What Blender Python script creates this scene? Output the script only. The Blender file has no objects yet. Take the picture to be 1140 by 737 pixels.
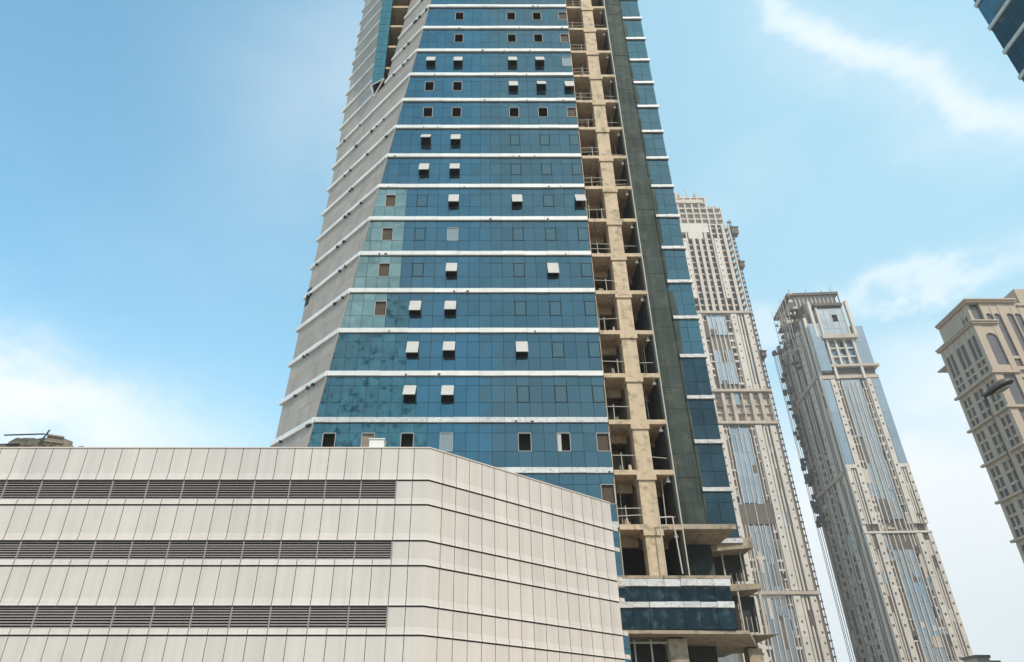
import bpy, math, random
from math import radians as R, sin, cos, pi
from mathutils import Vector
random.seed(7)
scene = bpy.context.scene
COL = scene.collection

# ------------------------------------------------------------------ camera, sky, sun, exposure
cd = bpy.data.cameras.new('camera'); cam = bpy.data.objects.new('camera', cd); COL.objects.link(cam)
cam.location = (0, 0, 1.7); cam.rotation_euler = (R(90 + 31.57), 0, 0)
cd.sensor_width = 36; cd.lens = 24.316; cd.shift_x = 0.0263; cd.clip_start = 0.1; cd.clip_end = 6000
scene.camera = cam

SUN_EL, SUN_AZ = 47.0, 149.0          # azimuth measured from +Y towards +X (sun behind the camera, to the right)
sd = bpy.data.lights.new('sun', 'SUN'); sd.energy = 3.8; sd.angle = R(1.5); sd.color = (1.0, 0.90, 0.78)
sun = bpy.data.objects.new('sun', sd); COL.objects.link(sun)
to_sun = Vector((cos(R(SUN_EL)) * sin(R(SUN_AZ)), cos(R(SUN_EL)) * cos(R(SUN_AZ)), sin(R(SUN_EL))))
sun.rotation_euler = to_sun.to_track_quat('Z', 'Y').to_euler()
sun.location = (60, -60, 140)

W = bpy.data.worlds.new('World'); scene.world = W; W.use_nodes = True
def build_sky():
    nt = W.node_tree; N = nt.nodes; L = nt.links
    for n in list(N): N.remove(n)
    out = N.new('ShaderNodeOutputWorld'); bg = N.new('ShaderNodeBackground'); bg.inputs['Strength'].default_value = 0.15
    L.new(bg.outputs[0], out.inputs[0])
    sky = N.new('ShaderNodeTexSky'); sky.sky_type = 'NISHITA'; sky.sun_disc = False
    sky.sun_elevation = R(SUN_EL); sky.sun_rotation = R(SUN_AZ); sky.air_density = 1.15; sky.dust_density = 0.9; sky.ozone_density = 1.3
    tc = N.new('ShaderNodeTexCoord'); sep = N.new('ShaderNodeSeparateXYZ'); L.new(tc.outputs['Generated'], sep.inputs[0])
    def M(op, a, b=None, c=None):
        n = N.new('ShaderNodeMath'); n.operation = op
        for i, v in enumerate((a, b, c)):
            if v is None: continue
            if isinstance(v, (int, float)): n.inputs[i].default_value = v
            else: L.new(v, n.inputs[i])
        return n.outputs[0]
    az = M('MULTIPLY', M('ARCTAN2', sep.outputs[0], sep.outputs[1]), 57.29578)
    el = M('MULTIPLY', M('ARCSINE', sep.outputs[2]), 57.29578)
    def noise(scale, detail, rough, stretch, dist=0.0):
        mp = N.new('ShaderNodeMapping'); mp.inputs['Scale'].default_value = stretch; mp.inputs['Rotation'].default_value = (0.2, 0.35, 0.5)
        L.new(tc.outputs['Generated'], mp.inputs[0])
        n = N.new('ShaderNodeTexNoise'); n.inputs['Scale'].default_value = scale; n.inputs['Detail'].default_value = detail
        n.inputs['Roughness'].default_value = rough; n.inputs['Distortion'].default_value = dist
        L.new(mp.outputs[0], n.inputs['Vector']); return n.outputs['Fac']
    n1 = noise(3.0, 6, 0.5, (1, 1, 2.2), 0.5); n2 = noise(9.0, 6, 0.6, (1, 1, 1.6), 0.3)
    wob = M('MULTIPLY', M('SUBTRACT', n1, 0.5), 9.0)
    azw = M('ADD', az, wob); elw = M('ADD', el, M('MULTIPLY', M('SUBTRACT', n2, 0.5), 9.0))
    elw = M('ADD', elw, M('MULTIPLY', M('SUBTRACT', n1, 0.5), 4.5))
    # cloud banks: azimuth, elevation, half length, half thickness, tilt, weight
    banks = [(41, 45.5, 24, 1.6, -44, .60), (43, 43, 20, 3.5, -44, .22), (38.5, 30.4, 8, 1.2, -2, .5), (-36, 21.5, 14, 4.0, -10, .8), (31, 13, 15, 8.0, 0, .85),
             (39, 21, 9, 4.5, -20, .6), (26, 28.5, 4, 1.6, 15, .4), (-14, 52, 14, 8, 20, .22), (27, 41, 8, 2.0, 20, .08),
             (150, 40, 40, 12, 10, .7), (-150, 34, 30, 9, -8, .8), (95, 30, 20, 9, 15, .7), (-95, 35, 24, 9, 5, .6), (172, 58, 16, 5, 12, .55), (193, 38, 12, 4, -14, .5), (176, 26, 20, 5, 6, .6)]  # unseen banks; those behind are added to vary the glass reflections
    tot = None
    for (a, e, la, le, tilt, w) in banks:
        da = M('SUBTRACT', azw, float(a)); de = M('SUBTRACT', elw, float(e))
        ct, st = cos(R(tilt)), sin(R(tilt))
        p = M('DIVIDE', M('ADD', M('MULTIPLY', da, ct), M('MULTIPLY', de, st)), la)
        q = M('DIVIDE', M('SUBTRACT', M('MULTIPLY', de, ct), M('MULTIPLY', da, st)), le)
        g = M('MULTIPLY', M('EXPONENT', M('MULTIPLY', M('ADD', M('MULTIPLY', p, p), M('MULTIPLY', q, q)), -1.0)), w)
        tot = g if tot is None else M('MAXIMUM', tot, g)
    tex = M('ADD', M('MULTIPLY', n1, 0.7), M('MULTIPLY', n2, 0.4))            # about 0.72 on average
    cl = M('MULTIPLY', tot, M('ADD', tex, 0.5))
    veil = M('MULTIPLY', M('SUBTRACT', n1, 0.42), 0.14)                         # thin high veil
    cl = M('ADD', cl, M('MAXIMUM', veil, 0.0))
    low = N.new('ShaderNodeMapRange'); low.interpolation_type = 'SMOOTHSTEP'
    L.new(el, low.inputs[0]); low.inputs[1].default_value = 30; low.inputs[2].default_value = 4; low.inputs[3].default_value = 0.0; low.inputs[4].default_value = 0.55
    cl = M('ADD', cl, low.outputs[0])
    east = N.new('ShaderNodeMapRange'); east.interpolation_type = 'SMOOTHSTEP'      # the veil is thicker towards one side of the sky
    L.new(az, east.inputs[0]); east.inputs[1].default_value = -60; east.inputs[2].default_value = 40; east.inputs[3].default_value = 0.0; east.inputs[4].default_value = 0.62
    cl = M('MINIMUM', M('MAXIMUM', cl, 0.0), 0.96)
    tint = N.new('ShaderNodeMix'); tint.data_type = 'RGBA'; tint.blend_type = 'MULTIPLY'; tint.inputs[0].default_value = 1.0
    L.new(sky.outputs[0], tint.inputs[6]); tint.inputs[7].default_value = SKY_TINT
    vl = N.new('ShaderNodeMix'); vl.data_type = 'RGBA'; L.new(east.outputs[0], vl.inputs[0]); L.new(tint.outputs[2], vl.inputs[6]); vl.inputs[7].default_value = VEIL
    mix = N.new('ShaderNodeMix'); mix.data_type = 'RGBA'
    L.new(cl, mix.inputs[0]); L.new(vl.outputs[2], mix.inputs[6]); mix.inputs[7].default_value = CLOUD
    L.new(mix.outputs[2], bg.inputs[0])
SKY_TINT = (.97, 1.78, 1.70, 1); VEIL = (3.7, 5.75, 6.5, 1); CLOUD = (7.0, 7.2, 7.3, 1)
build_sky()
vs = scene.view_settings
vs.view_transform = 'Standard'; vs.look = 'None'; vs.gamma = 1; vs.use_curve_mapping = False; vs.exposure = 0.14
scene.cycles.max_bounces = 6; scene.cycles.diffuse_bounces = 4; scene.cycles.glossy_bounces = 3

# ------------------------------------------------------------------ materials
def mat(name, c, rough=.7, var=.12, scale=.6, streak=0.0, island=0.0, bump=0.0, bscale=6.0, metal=0.0, spec=.4, dirt_refl=None, dirt_refl_amt=0.0):
    m = bpy.data.materials.new(name); m.use_nodes = True; nt = m.node_tree; N = nt.nodes; L = nt.links
    b = N['Principled BSDF']; b.inputs['Roughness'].default_value = rough; b.inputs['Metallic'].default_value = metal
    b.inputs['Specular IOR Level'].default_value = spec
    geo = N.new('ShaderNodeNewGeometry')
    nz = N.new('ShaderNodeTexNoise'); nz.inputs['Scale'].default_value = scale; nz.inputs['Detail'].default_value = 6; nz.inputs['Roughness'].default_value = .62
    L.new(geo.outputs['Position'], nz.inputs['Vector'])
    def M(op, a, b2):
        n = N.new('ShaderNodeMath'); n.operation = op
        for i, v in enumerate((a, b2)):
            if isinstance(v, (int, float)): n.inputs[i].default_value = v
            else: L.new(v, n.inputs[i])
        return n.outputs[0]
    f = M('ADD', M('MULTIPLY', M('SUBTRACT', nz.outputs['Fac'], .5), var * 3.0), 1.0)
    if streak:
        mp = N.new('ShaderNodeMapping'); mp.inputs['Scale'].default_value = (2.2, 2.2, .10); L.new(geo.outputs['Position'], mp.inputs[0])
        n2 = N.new('ShaderNodeTexNoise'); n2.inputs['Scale'].default_value = 1.0; n2.inputs['Detail'].default_value = 5; L.new(mp.outputs[0], n2.inputs['Vector'])
        f = M('ADD', f, M('MULTIPLY', M('SUBTRACT', n2.outputs['Fac'], .5), streak * 3.0))
    if island: f = M('ADD', f, M('MULTIPLY', M('SUBTRACT', geo.outputs['Random Per Island'], .5), island))
    mx = N.new('ShaderNodeMix'); mx.data_type = 'RGBA'; mx.blend_type = 'MULTIPLY'; mx.inputs[0].default_value = 1
    mx.inputs[6].default_value = (*c, 1)
    cb = N.new('ShaderNodeCombineColor'); L.new(f, cb.inputs[0]); L.new(f, cb.inputs[1]); L.new(f, cb.inputs[2]); L.new(cb.outputs[0], mx.inputs[7])
    o = mx.outputs[2]
    if dirt_refl:  # patchy tint: dirt on walls, painted reflections on glass
        d = N.new('ShaderNodeTexNoise'); d.inputs['Scale'].default_value = scale * 2.3; d.inputs['Detail'].default_value = 8; L.new(geo.outputs['Position'], d.inputs['Vector'])
        mr = N.new('ShaderNodeMapRange'); L.new(d.outputs['Fac'], mr.inputs[0]); mr.inputs[1].default_value = .52; mr.inputs[2].default_value = .68; mr.inputs[4].default_value = dirt_refl_amt
        m2 = N.new('ShaderNodeMix'); m2.data_type = 'RGBA'; L.new(mr.outputs[0], m2.inputs[0]); L.new(o, m2.inputs[6]); m2.inputs[7].default_value = (*dirt_refl, 1); o = m2.outputs[2]
    L.new(o, b.inputs['Base Color'])
    if bump:
        nb = N.new('ShaderNodeTexNoise'); nb.inputs['Scale'].default_value = bscale; nb.inputs['Detail'].default_value = 5; L.new(geo.outputs['Position'], nb.inputs['Vector'])
        bp = N.new('ShaderNodeBump'); bp.inputs['Strength'].default_value = bump; bp.inputs['Distance'].default_value = .1; L.new(nb.outputs['Fac'], bp.inputs['Height']); L.new(bp.outputs[0], b.inputs['Normal'])
    return m
MT = {}
MT['panel'] = mat('pale_metal_cladding', (.575, .51, .468), .5, .08, .25, streak=.11, island=.09, spec=.35)
MT['joint'] = mat('dark_joint', (.05, .045, .04), .9, .1)
MT['coping'] = mat('coping_metal', (.58, .50, .44), .5, .08)
MT['louvre'] = mat('louvre_metal', (.30, .255, .24), .5, .1)
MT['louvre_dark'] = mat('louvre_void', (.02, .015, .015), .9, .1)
MT['glass'] = mat('blue_reflective_glass', (.082, .148, .182), .05, .08, .12, island=.16, metal=.88, spec=.5)
MT['glass_corner'] = mat('corner_glass', (.13, .22, .26), .06, .1, .12, island=.12, metal=.85)
MT['glass_refl_pale'] = mat('pale_reflection_pane', (.20, .275, .255), .14, .30, .5, island=.25, metal=.75, dirt_refl=(.42, .44, .38), dirt_refl_amt=.35)  # pale green tint paints in the mirror image of a pale building
MT['glass_refl_dark'] = mat('dark_reflection_pane', (.09, .16, .17), .07, .28, .9, island=.12, metal=.85, dirt_refl=(.015, .04, .045), dirt_refl_amt=.75)  # dark mottling paints in reflections of dark shapes
MT['glass_green'] = mat('teal_glass', (.10, .20, .195), .08, .1, .3, island=.12, metal=.8)
MT['glass_dark'] = mat('dark_blue_glass', (.018, .030, .038), .1, .5, .7, island=.3, metal=.8, streak=.25, dirt_refl=(.10, .14, .17), dirt_refl_amt=.6)  # dark colour and mottling paint in reflections of dark surroundings
MT['glass_strip'] = mat('narrow_strip_glass', (.040, .066, .080), .07, .35, .5, island=.25, metal=.85, streak=.15)  # darker copy of the glass, painting in dark reflections low down
MT['glass_closed'] = mat('window_glass', (.095, .155, .175), .05, .08, .4, metal=.88)
MT['pale_pane'] = mat('filmed_pane', (.20, .25, .28), .25, .08, .8)
MT['band'] = mat('white_band', (.70, .68, .655), .45, .08, .5, streak=.06, dirt_refl=(.3, .27, .24), dirt_refl_amt=.16, island=.14, bump=.1, bscale=4)
MT['side_band'] = mat('white_side_band', (.84, .78, .74), .45, .06, .5, dirt_refl=(.35, .31, .28), dirt_refl_amt=.2, island=.12)  # whiter copy of the band colour, lifted because this face is shaded
MT['band_foil'] = mat('foil_covered_band', (.56, .545, .54), .4, .22, 1.6, dirt_refl=(.25, .23, .22), dirt_refl_amt=.5, island=.2, bump=.5, bscale=5)
MT['grey_clad'] = mat('grey_cladding', (.43, .35, .292), .55, .08, .3, streak=.09, island=.18, dirt_refl=(.27, .225, .19), dirt_refl_amt=.3)
MT['frame_dark'] = mat('dark_frame', (.03, .05, .06), .5, .1)
MT['frame_white'] = mat('white_frame', (.46, .43, .39), .5, .1)
MT['sash'] = mat('sash_film', (.47, .44, .41), .55, .1, 1.2, island=.12)
MT['board'] = mat('brown_board', (.075, .052, .036), .8, .2, 1.5)
MT['core'] = mat('dark_void_shade', (.045, .036, .03), .95, .25, .7)
MT['conc'] = mat('tan_concrete', (.54, .405, .275), .85, .16, .9, streak=.16, dirt_refl=(.19, .145, .10), dirt_refl_amt=.6, bump=.35, bscale=4)
MT['conc_grey'] = mat('grimy_concrete', (.36, .29, .215), .9, .3, .8, streak=.2, dirt_refl=(.12, .095, .07), dirt_refl_amt=.6, bump=.4, bscale=4)
MT['gasket'] = mat('black_gasket', (.008, .014, .018), .8, .1)
MT['conc_in'] = mat('interior_concrete', (.52, .385, .255), .9, .2, .8, streak=.1, bump=.2, bscale=3)
MT['pipe'] = mat('galvanised_pipe', (.52, .46, .38), .5, .15, 2)
MT['green'] = mat('green_waterproof_wall', (.045, .060, .052), .85, .3, .45, streak=.6, island=.3, dirt_refl=(.11, .115, .09), dirt_refl_amt=.55, bump=.2, bscale=2)
MT['dark_net'] = mat('dark_bay_shade', (.04, .04, .038), .9, .3, 1.2, streak=.2)
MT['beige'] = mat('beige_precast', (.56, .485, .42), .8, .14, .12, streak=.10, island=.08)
MT['beige2'] = mat('beige_precast_coarse_grain', (.45, .355, .285), .85, .3, .15, streak=.2, island=.08)  # darker beige with a stronger grain
MT['peach'] = mat('bare_peach_concrete', (.52, .425, .36), .85, .2, .2)
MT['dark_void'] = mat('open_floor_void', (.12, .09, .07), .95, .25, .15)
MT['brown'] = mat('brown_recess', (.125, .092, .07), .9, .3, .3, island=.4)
MT['far_glass'] = mat('grey_blue_glazing', (.25, .29, .335), .22, .15, .12, island=.3, metal=.4)
MT['far_glass2'] = mat('streaked_glazing', (.26, .29, .32), .3, .18, .2, streak=.25, metal=.3)
MT['bwall'] = mat('warm_stone_render', (.43, .33, .255), .8, .12, .15, streak=.05)
MT['bwin'] = mat('mauve_grey_glazing', (.125, .105, .105), .2, .2, .4, island=.5)
MT['lamp_metal'] = mat('dull_bronze_lamp_body', (.10, .082, .066), .5, .15, 6, spec=.35)
MT['lamp_lens'] = mat('lamp_lens', (.42, .37, .30), .12, .1, 8)
MT['wood'] = mat('weathered_plank', (.23, .18, .14), .85, .25, 2, island=.4)
MT['tarp'] = mat('olive_tarpaulin', (.11, .10, .075), .8, .3, 2, bump=.5, bscale=3)
MT['rust'] = mat('rusty_brown_sheet', (.26, .17, .14), .8, .25, 2)
MT['white_box'] = mat('white_painted_steel', (.68, .67, .63), .5, .05, 1)
MT['asphalt'] = mat('asphalt', (.055, .055, .055), .9, .15, .8, bump=.1)
MT['sand'] = mat('sandy_ground', (.36, .31, .24), .95, .15, .05)
MT['kerb'] = mat('kerb_concrete', (.4, .39, .37), .85, .1, .6)
MT['roofing'] = mat('grey_roofing', (.32, .31, .29), .9, .1, .4)

# ------------------------------------------------------------------ mesh helpers
class MB:
    def __init__(s, T=None): s.v = []; s.f = []; s.T = T; s.parts = []
    def add(s, vs, fs):
        s.parts.append((len(s.v), len(s.f))); n = len(s.v); s.v += [s.T(*p) if s.T else tuple(p) for p in vs]; s.f += [tuple(i + n for i in f) for f in fs]
    def box(s, x0, x1, y0, y1, z0, z1):
        s.add([(x0, y0, z0), (x1, y0, z0), (x1, y1, z0), (x0, y1, z0), (x0, y0, z1), (x1, y0, z1), (x1, y1, z1), (x0, y1, z1)],
              [(0, 3, 2, 1), (4, 5, 6, 7), (0, 1, 5, 4), (1, 2, 6, 5), (2, 3, 7, 6), (3, 0, 4, 7)])
    def quad(s, a, b, c, d): s.add([a, b, c, d], [(0, 1, 2, 3)])
    def loft(s, A, B):
        n = len(A)
        s.add(list(A) + list(B), [tuple(range(n))[::-1], tuple(range(n, 2 * n))] + [(i, (i + 1) % n, n + (i + 1) % n, n + i) for i in range(n)])
    def slab(s, poly, off):       # planar polygon thickened by the offset vector
        s.loft([tuple(p) for p in poly], [tuple(Vector(p) + Vector(off)) for p in poly])
    def beam(s, p, q, w, h, up=(0, 0, 1)):
        p, q = Vector(p), Vector(q); d = (q - p).normalized(); u = Vector(up)
        if abs(d.dot(u)) > .95: u = Vector((0, 1, 0))
        a = d.cross(u).normalized() * w / 2; b = a.normalized().cross(d) * h / 2
        s.loft([p - a - b, p + a - b, p + a + b, p - a + b], [q - a - b, q + a - b, q + a + b, q - a + b])
    def tube(s, p, q, r, n=8, r2=None):
        p, q = Vector(p), Vector(q); d = (q - p).normalized(); u = Vector((0, 0, 1)) if abs(d.z) < .9 else Vector((0, 1, 0))
        a = d.cross(u).normalized(); b = a.cross(d); r2 = r if r2 is None else r2
        s.loft([p + (a * cos(2 * pi * i / n) + b * sin(2 * pi * i / n)) * r for i in range(n)], [q + (a * cos(2 * pi * i / n) + b * sin(2 * pi * i / n)) * r2 for i in range(n)])
    def build_each(s, name, m, parent=None):
        cuts = s.parts + [(len(s.v), len(s.f))]
        for (v0, f0), (v1, f1) in zip(cuts, cuts[1:]):
            p = MB(); p.v = s.v[v0:v1]; p.f = [tuple(i - v0 for i in f) for f in s.f[f0:f1]]; p.build(name, m, parent)
    def build(s, name, m, parent=None, smooth=False, **props):
        me = bpy.data.meshes.new(name); me.from_pydata([tuple(v) for v in s.v], [], s.f); me.materials.append(MT[m]); me.validate(); 
        import bmesh
        bm = bmesh.new(); bm.from_mesh(me); bmesh.ops.recalc_face_normals(bm, faces=bm.faces); bm.to_mesh(me); bm.free()
        if smooth:
            for p in me.polygons: p.use_smooth = True
        o = bpy.data.objects.new(name, me); COL.objects.link(o)
        if parent: o.parent = parent
        for k, v in props.items(): o[k] = v
        return o
def thing(name, label, cat, group=None):
    o = bpy.data.objects.new(name, None); COL.objects.link(o); o['label'] = label; o['category'] = cat
    o.empty_display_size = .5
    if group: o['group'] = group
    return o

# ------------------------------------------------------------------ the setting
g = MB(); g.box(-1500, 1500, -1200, 1600, -.5, 0); g.build('ground', 'sand', kind='structure')
g = MB(); g.quad((-1500, -9, .004), (1500, -9, .004), (1500, 20, .004), (-1500, 20, .004)); g.build('road', 'asphalt', kind='structure')
g = MB(); g.box(-300, 300, 20.0, 26, 0, .13); g.build('pavement', 'kerb', kind='structure')

# ------------------------------------------------------------------ main tower
ZT = 111.5; FL = [19.5 + 4 * k for k in range(-2, 23)]          # band heights
YF = 48.5
def x0(z): return -13.27 + (z - 21.32) * .126                   # leaning edge of the front glass
def xl(z): return -17.25 if z < 57 else -17.25 - (z - 57) * .034
def ch(z, s, off=0.0):                                           # a point on the sloping corner facet
    return (x0(z) - .682 * s - .731 * off, YF + .731 * s - .682 * off, z + .09 * off)
def sl(z): return (x0(z) - xl(z)) / .682
def s_at(z, x): return (x0(z) - x) / .682
tower = thing('glass_tower', 'tall unfinished blue glass tower with white floor bands and an open concrete bay', 'tower')

core = MB()
def cpoly(z):
    return [(x0(z) + .7, YF + .9, z), (9.1, YF + .9, z), (9.1, 54.0, z), (13.5, 54.0, z), (13.5, 53.3, z), (18.9, 53.3, z), (18.9, 84, z), (-16.7, 84, z),
            (-16.7, YF + .731 * s_at(z, -16.7) + .9, z)]
def cpoly_up(z):
    yr = YF + .731 * s_at(z, -13.0) + .9; ym = max(yr, 57.2)
    return [(x0(z) + .7, YF + .9, z), (9.1, YF + .9, z), (9.1, 54.0, z), (13.5, 54.0, z), (13.5, 53.3, z), (18.9, 53.3, z), (18.9, 84, z), (-16.7, 84, z),
            (-16.7, YF + .731 * s_at(z, -16.7) + .9, z), (-13.0, yr, z), (-12.6, ym, z), (x0(z) - 3.2, ym, z), (x0(z) - 3.2, 53.4, z)]
def cpoly_low(z): return [(min(x, 16.3), y, z_) for x, y, z_ in cpoly(z)]
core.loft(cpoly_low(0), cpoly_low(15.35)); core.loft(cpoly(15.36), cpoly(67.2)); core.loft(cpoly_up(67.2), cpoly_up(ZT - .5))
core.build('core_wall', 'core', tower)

# windows of the visible rows: column centre -> state.  o sash pushed out, d dark opening, b boarded, f closed with a frame, p pale pane
COLX = {'a': -11.66, 'b': -8.72, 'c': -5.78, 'd': -2.84, 'e': 3.04, 'f': 5.98, 'g': 8.85}
ROWS = {-1: 'gb', 0: 'ad bP cd dp ed fw gb', 1: 'co do ef ff gf', 2: 'co do eo ff gf', 3: 'bb co do ef ff gf', 4: 'bb cf do ef fo gf',
        5: 'bb cf dp ef ff gf', 6: 'bb cf do eo ff go', 7: 'co do ef ff gf', 8: 'co do ef ff gf', 9: 'cd dd ed fd gb', 10: 'cd dd eo fo go',
        11: 'co do eo fo gp', 12: 'dd ed fd gb', 13: 'dd ed fd gb', 14: 'ep'}
wins = {}
for k, t in ROWS.items():
    for w in t.split(): wins[(k, w[0])] = w[1]
# front curtain wall, pane by pane
PW = .98; XR = 9.34
glass = MB(); refl_pale = MB(); refl_dark = MB()
def jit(a): return random.uniform(-a, a)
def pane(mb, xa, xb, za, zb, y=YF, lean=True):
    g_ = .015; xa += g_; xb -= g_; za += g_; zb -= g_
    d = [jit(.010) for _ in range(4)]
    xa0 = max(xa, x0(za) + .05) if lean else xa; xa1 = max(xa, x0(zb) + .05) if lean else xa
    if xb - xa0 < .05 and xb - xa1 < .05: return
    xa0 = min(xa0, xb - .01); xa1 = min(xa1, xb - .01)
    mb.quad((xa0, y + d[0], za), (xb, y + d[1], za), (xb, y + d[2], zb), (xa1, y + d[3], zb))
skip = {}
for (k, c), st in wins.items(): skip[(k, round((XR - COLX[c]) / PW - .5))] = st
ncol = 24
for k, z in enumerate(FL):
    kk = k - 2; lo = z + .25; h = 3.5
    if z + 4 > ZT: continue
    rows = [(lo, lo + 1.25), (lo + 1.25, lo + 2.72), (lo + 2.72, lo + h)]
    for i in range(ncol):
        xb = XR - i * PW; xa = xb - PW
        for r, (za, zb) in enumerate(rows):
            if r == 1 and skip.get((kk, i)) is not None and skip[(kk, i)] != 'f': continue
            xm = (xa + xb) / 2 + jit(.25)
            tgt = refl_pale if (3 <= kk <= 6 and xm < -7.6 + (kk - 4) * .1 and not (kk == 3 and xm > -8.6)) or (kk == 6 and r == 0 and xm < -7.2) else refl_dark if kk <= 3 and xm < -4.6 + kk * -.7 else glass  # left panes get glass with reflections painted into its colour
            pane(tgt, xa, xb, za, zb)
glass.build('curtain_wall_glazing', 'glass', tower); refl_pale.build('pale_reflection_glazing', 'glass_refl_pale', tower); refl_dark.build('dark_reflection_glazing', 'glass_refl_dark', tower)
for i_, (z) in enumerate([FL[0] - 4, FL[0] - 8]):                # lower storeys behind the garage
    pass
low = MB()
for j in range(6):
    for i in range(ncol): pane(low, XR - (i + 1) * PW, XR - i * PW, 3.5 + j * 1.35, 3.5 + (j + 1) * 1.35)
low.build('lower_glazing', 'glass', tower)
mull = MB()                                                      # pressure plates on the joints, thin dark lines
for i in range(ncol + 1):
    x = XR - i * PW
    za = 3.0; zb = ZT - .5
    if x < x0(za): pass
    zt_ = zb if x > x0(zb) else 21.32 + (x + 13.27) / .126
    if zt_ > za + .3: mull.box(x - .012, x + .012, YF + .01, YF + .09, za, zt_)
for z in FL:
    for dz in (1.5, 2.97):
        if z + dz < ZT: mull.box(x0(z + dz) + .05, XR, YF + .012, YF + .085, z + dz - .014, z + dz + .014)
mull.build('mullion_grid', 'gasket', tower)
for (k, c), st in wins.items():
    i = round((XR - COLX[c]) / PW - .5); xb = XR - i * PW; xa = xb - PW; lo = 19.5 + 4 * k + .25; za, zb = lo + 1.25, lo + 2.72
    fr = MB(); t = .036 if st != 'f' else .075; pr = .035 if st != 'f' else .02
    for (a, b, c_, d) in ((xa, xa + t, za, zb), (xb - t, xb, za, zb), (xa + t, xb - t, za, za + t), (xa + t, xb - t, zb - t, zb)): fr.box(a, b, YF - pr, YF + .1, c_, d)
    f = fr.build('window', 'frame_white' if st in 'dbpPw' else 'gasket', tower)
    s_ = MB()
    if st == 'o':
        ang = R(random.choice((20, 23, 25, 27, 30, 34)) + jit(2)); L_ = zb - za - .02
        p = Vector((0, -sin(ang) * L_, -cos(ang) * L_)); y = YF - .05
        A = [(xa + .01, y, zb), (xb - .01, y, zb), (xb - .01, y + p.y, zb + p.z), (xa + .01, y + p.y, zb + p.z)]
        s_.slab(A, (0, cos(ang) * .05, -sin(ang) * .05)); s_.build('sash', 'sash', f)
        st_ = MB()
        for xx in (xa + .06, xb - .06): st_.beam((xx, YF, za + .3), (xx, y + p.y * .75, zb + p.z * .75), .025, .025)
        st_.build('stay', 'frame_dark', f)
    elif st in 'bP':
        s_.box(xa + t, xb - t, YF + .12, YF + .16, za + t, zb - t); s_.build('board', 'board' if st == 'b' else 'wood', f)
    elif st == 'p':
        s_.box(xa + t, xb - t, YF + .02, YF + .05, za + t, zb - t); s_.build('pane', 'pale_pane', f)
    elif st == 'w':
        s_.box(xa + t, xa + .3, YF + .03, YF + .12, za + t, zb - t); s_.build('pane', 'frame_white', f)
    elif st == 'f':
        s_.box(xa + t, xb - t, YF - .01, YF + .012, za + t, zb - t); s_.build('pane', 'glass_closed', f)

for k, z in enumerate(FL):                                       # white bands of the front, in short lengths
    b = MB(); x = XR - .0
    i = 0
    while x > x0(z) + .02:
        xa = max(x - PW * 2, x0(z)); j = jit(.012); b.box(xa + .006, x - .006, YF - .17 + j, YF + .3, z - .205 + jit(.01), z + .205 + jit(.01)); x = xa
    fb = b.build('floor_band', 'band_foil' if z in (19.5, 23.5, 15.5) or k > 20 else 'band', tower)
    for i in range(random.choice((1, 2, 3, 4))):
        xx = random.uniform(x0(z) + .3, 9.0); p = MB(); w = random.uniform(.06, .22); p.box(xx, xx + w, YF - .2, YF - .1, z - .2, z - .2 + random.uniform(.08, .2)); p.build('fixing', 'frame_dark', fb)

# corner facet: grey cladding with white bands, and the glazed slot cut into it higher up
clad = MB()
def facet_row(za, zb, sa, sb_, n):                               # sa, sb_: functions of z giving the ends
    for i in range(n):
        t0, t1 = i / n, (i + 1) / n
        def pt(z, t, g_=0): s = sa(z) + (sb_(z) - sa(z)) * t; return ch(z, s + g_)
        q = [pt(za, t0, .012), pt(za, t1, -.012), pt(zb, t1, -.012), pt(zb, t0, .012)]
        clad.slab(q, (.731 * .12, .682 * .12, 0))
for z in FL[:-1]:
    za, zb = z + .22, z + 3.78
    for (u, w) in ((za, (za + zb) / 2 - .01), ((za + zb) / 2 + .01, zb)):
        if z < 67:
            facet_row(u, w, lambda q: 0, sl, 8)
        else:
            facet_row(u, w, lambda q: 0, lambda q: min(5.8, s_at(q, -11.8)), 5); facet_row(u, w, lambda q: s_at(q, -13.15), sl, 3)
facet_row(.2, 11.2, lambda q: 0, sl, 6)
clad.build('side_cladding', 'grey_clad', tower)
for k, z in enumerate(FL):
    segs = [(0, sl(z) + .35)] if z < 67 else [(0, min(5.8, s_at(z, -11.8))), (s_at(z, -13.15), sl(z) + .35)]
    b = MB()
    for (sa, sb_) in segs:
        n = max(1, int((sb_ - sa) / 1.6))
        for i in range(n):
            s0 = sa + (sb_ - sa) * i / n + .008; s1 = sa + (sb_ - sa) * (i + 1) / n - .008; o = .17 + jit(.012); h = .235 + jit(.012)
            b.loft([ch(z - h, s0, o), ch(z - h, s1, o), ch(z - h, s1, -.1), ch(z - h, s0, -.1)], [ch(z + h, s0, o), ch(z + h, s1, o), ch(z + h, s1, -.1), ch(z + h, s0, -.1)])
    fb = b.build('side_band', 'side_band', tower)
    for i in range(random.choice((2, 3, 4))):
        s0 = random.uniform(.2, max(.5, segs[0][1] - .4)); w = random.uniform(.1, .35); h0, h1 = -.34, -.16 + jit(.08); p = MB()
        p.loft([ch(z + h0, s0, .2), ch(z + h0, s0 + w, .2), ch(z + h0, s0 + w, .0), ch(z + h0, s0, .0)], [ch(z + h1, s0, .22), ch(z + h1, s0 + w, .22), ch(z + h1, s0 + w, .0), ch(z + h1, s0, .0)]); p.build('fixing', 'frame_dark', fb)
edge = MB(); edge.loft([ch(8, -.06, .05), ch(8, .06, .07), ch(8, .06, -.2), (x0(8) + .08, YF + .2, 8)], [ch(ZT, -.06, .05), ch(ZT, .06, .07), ch(ZT, .06, -.2), (x0(ZT) + .08, YF + .2, ZT)])
edge.build('corner_trim', 'grey_clad', tower)
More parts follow.
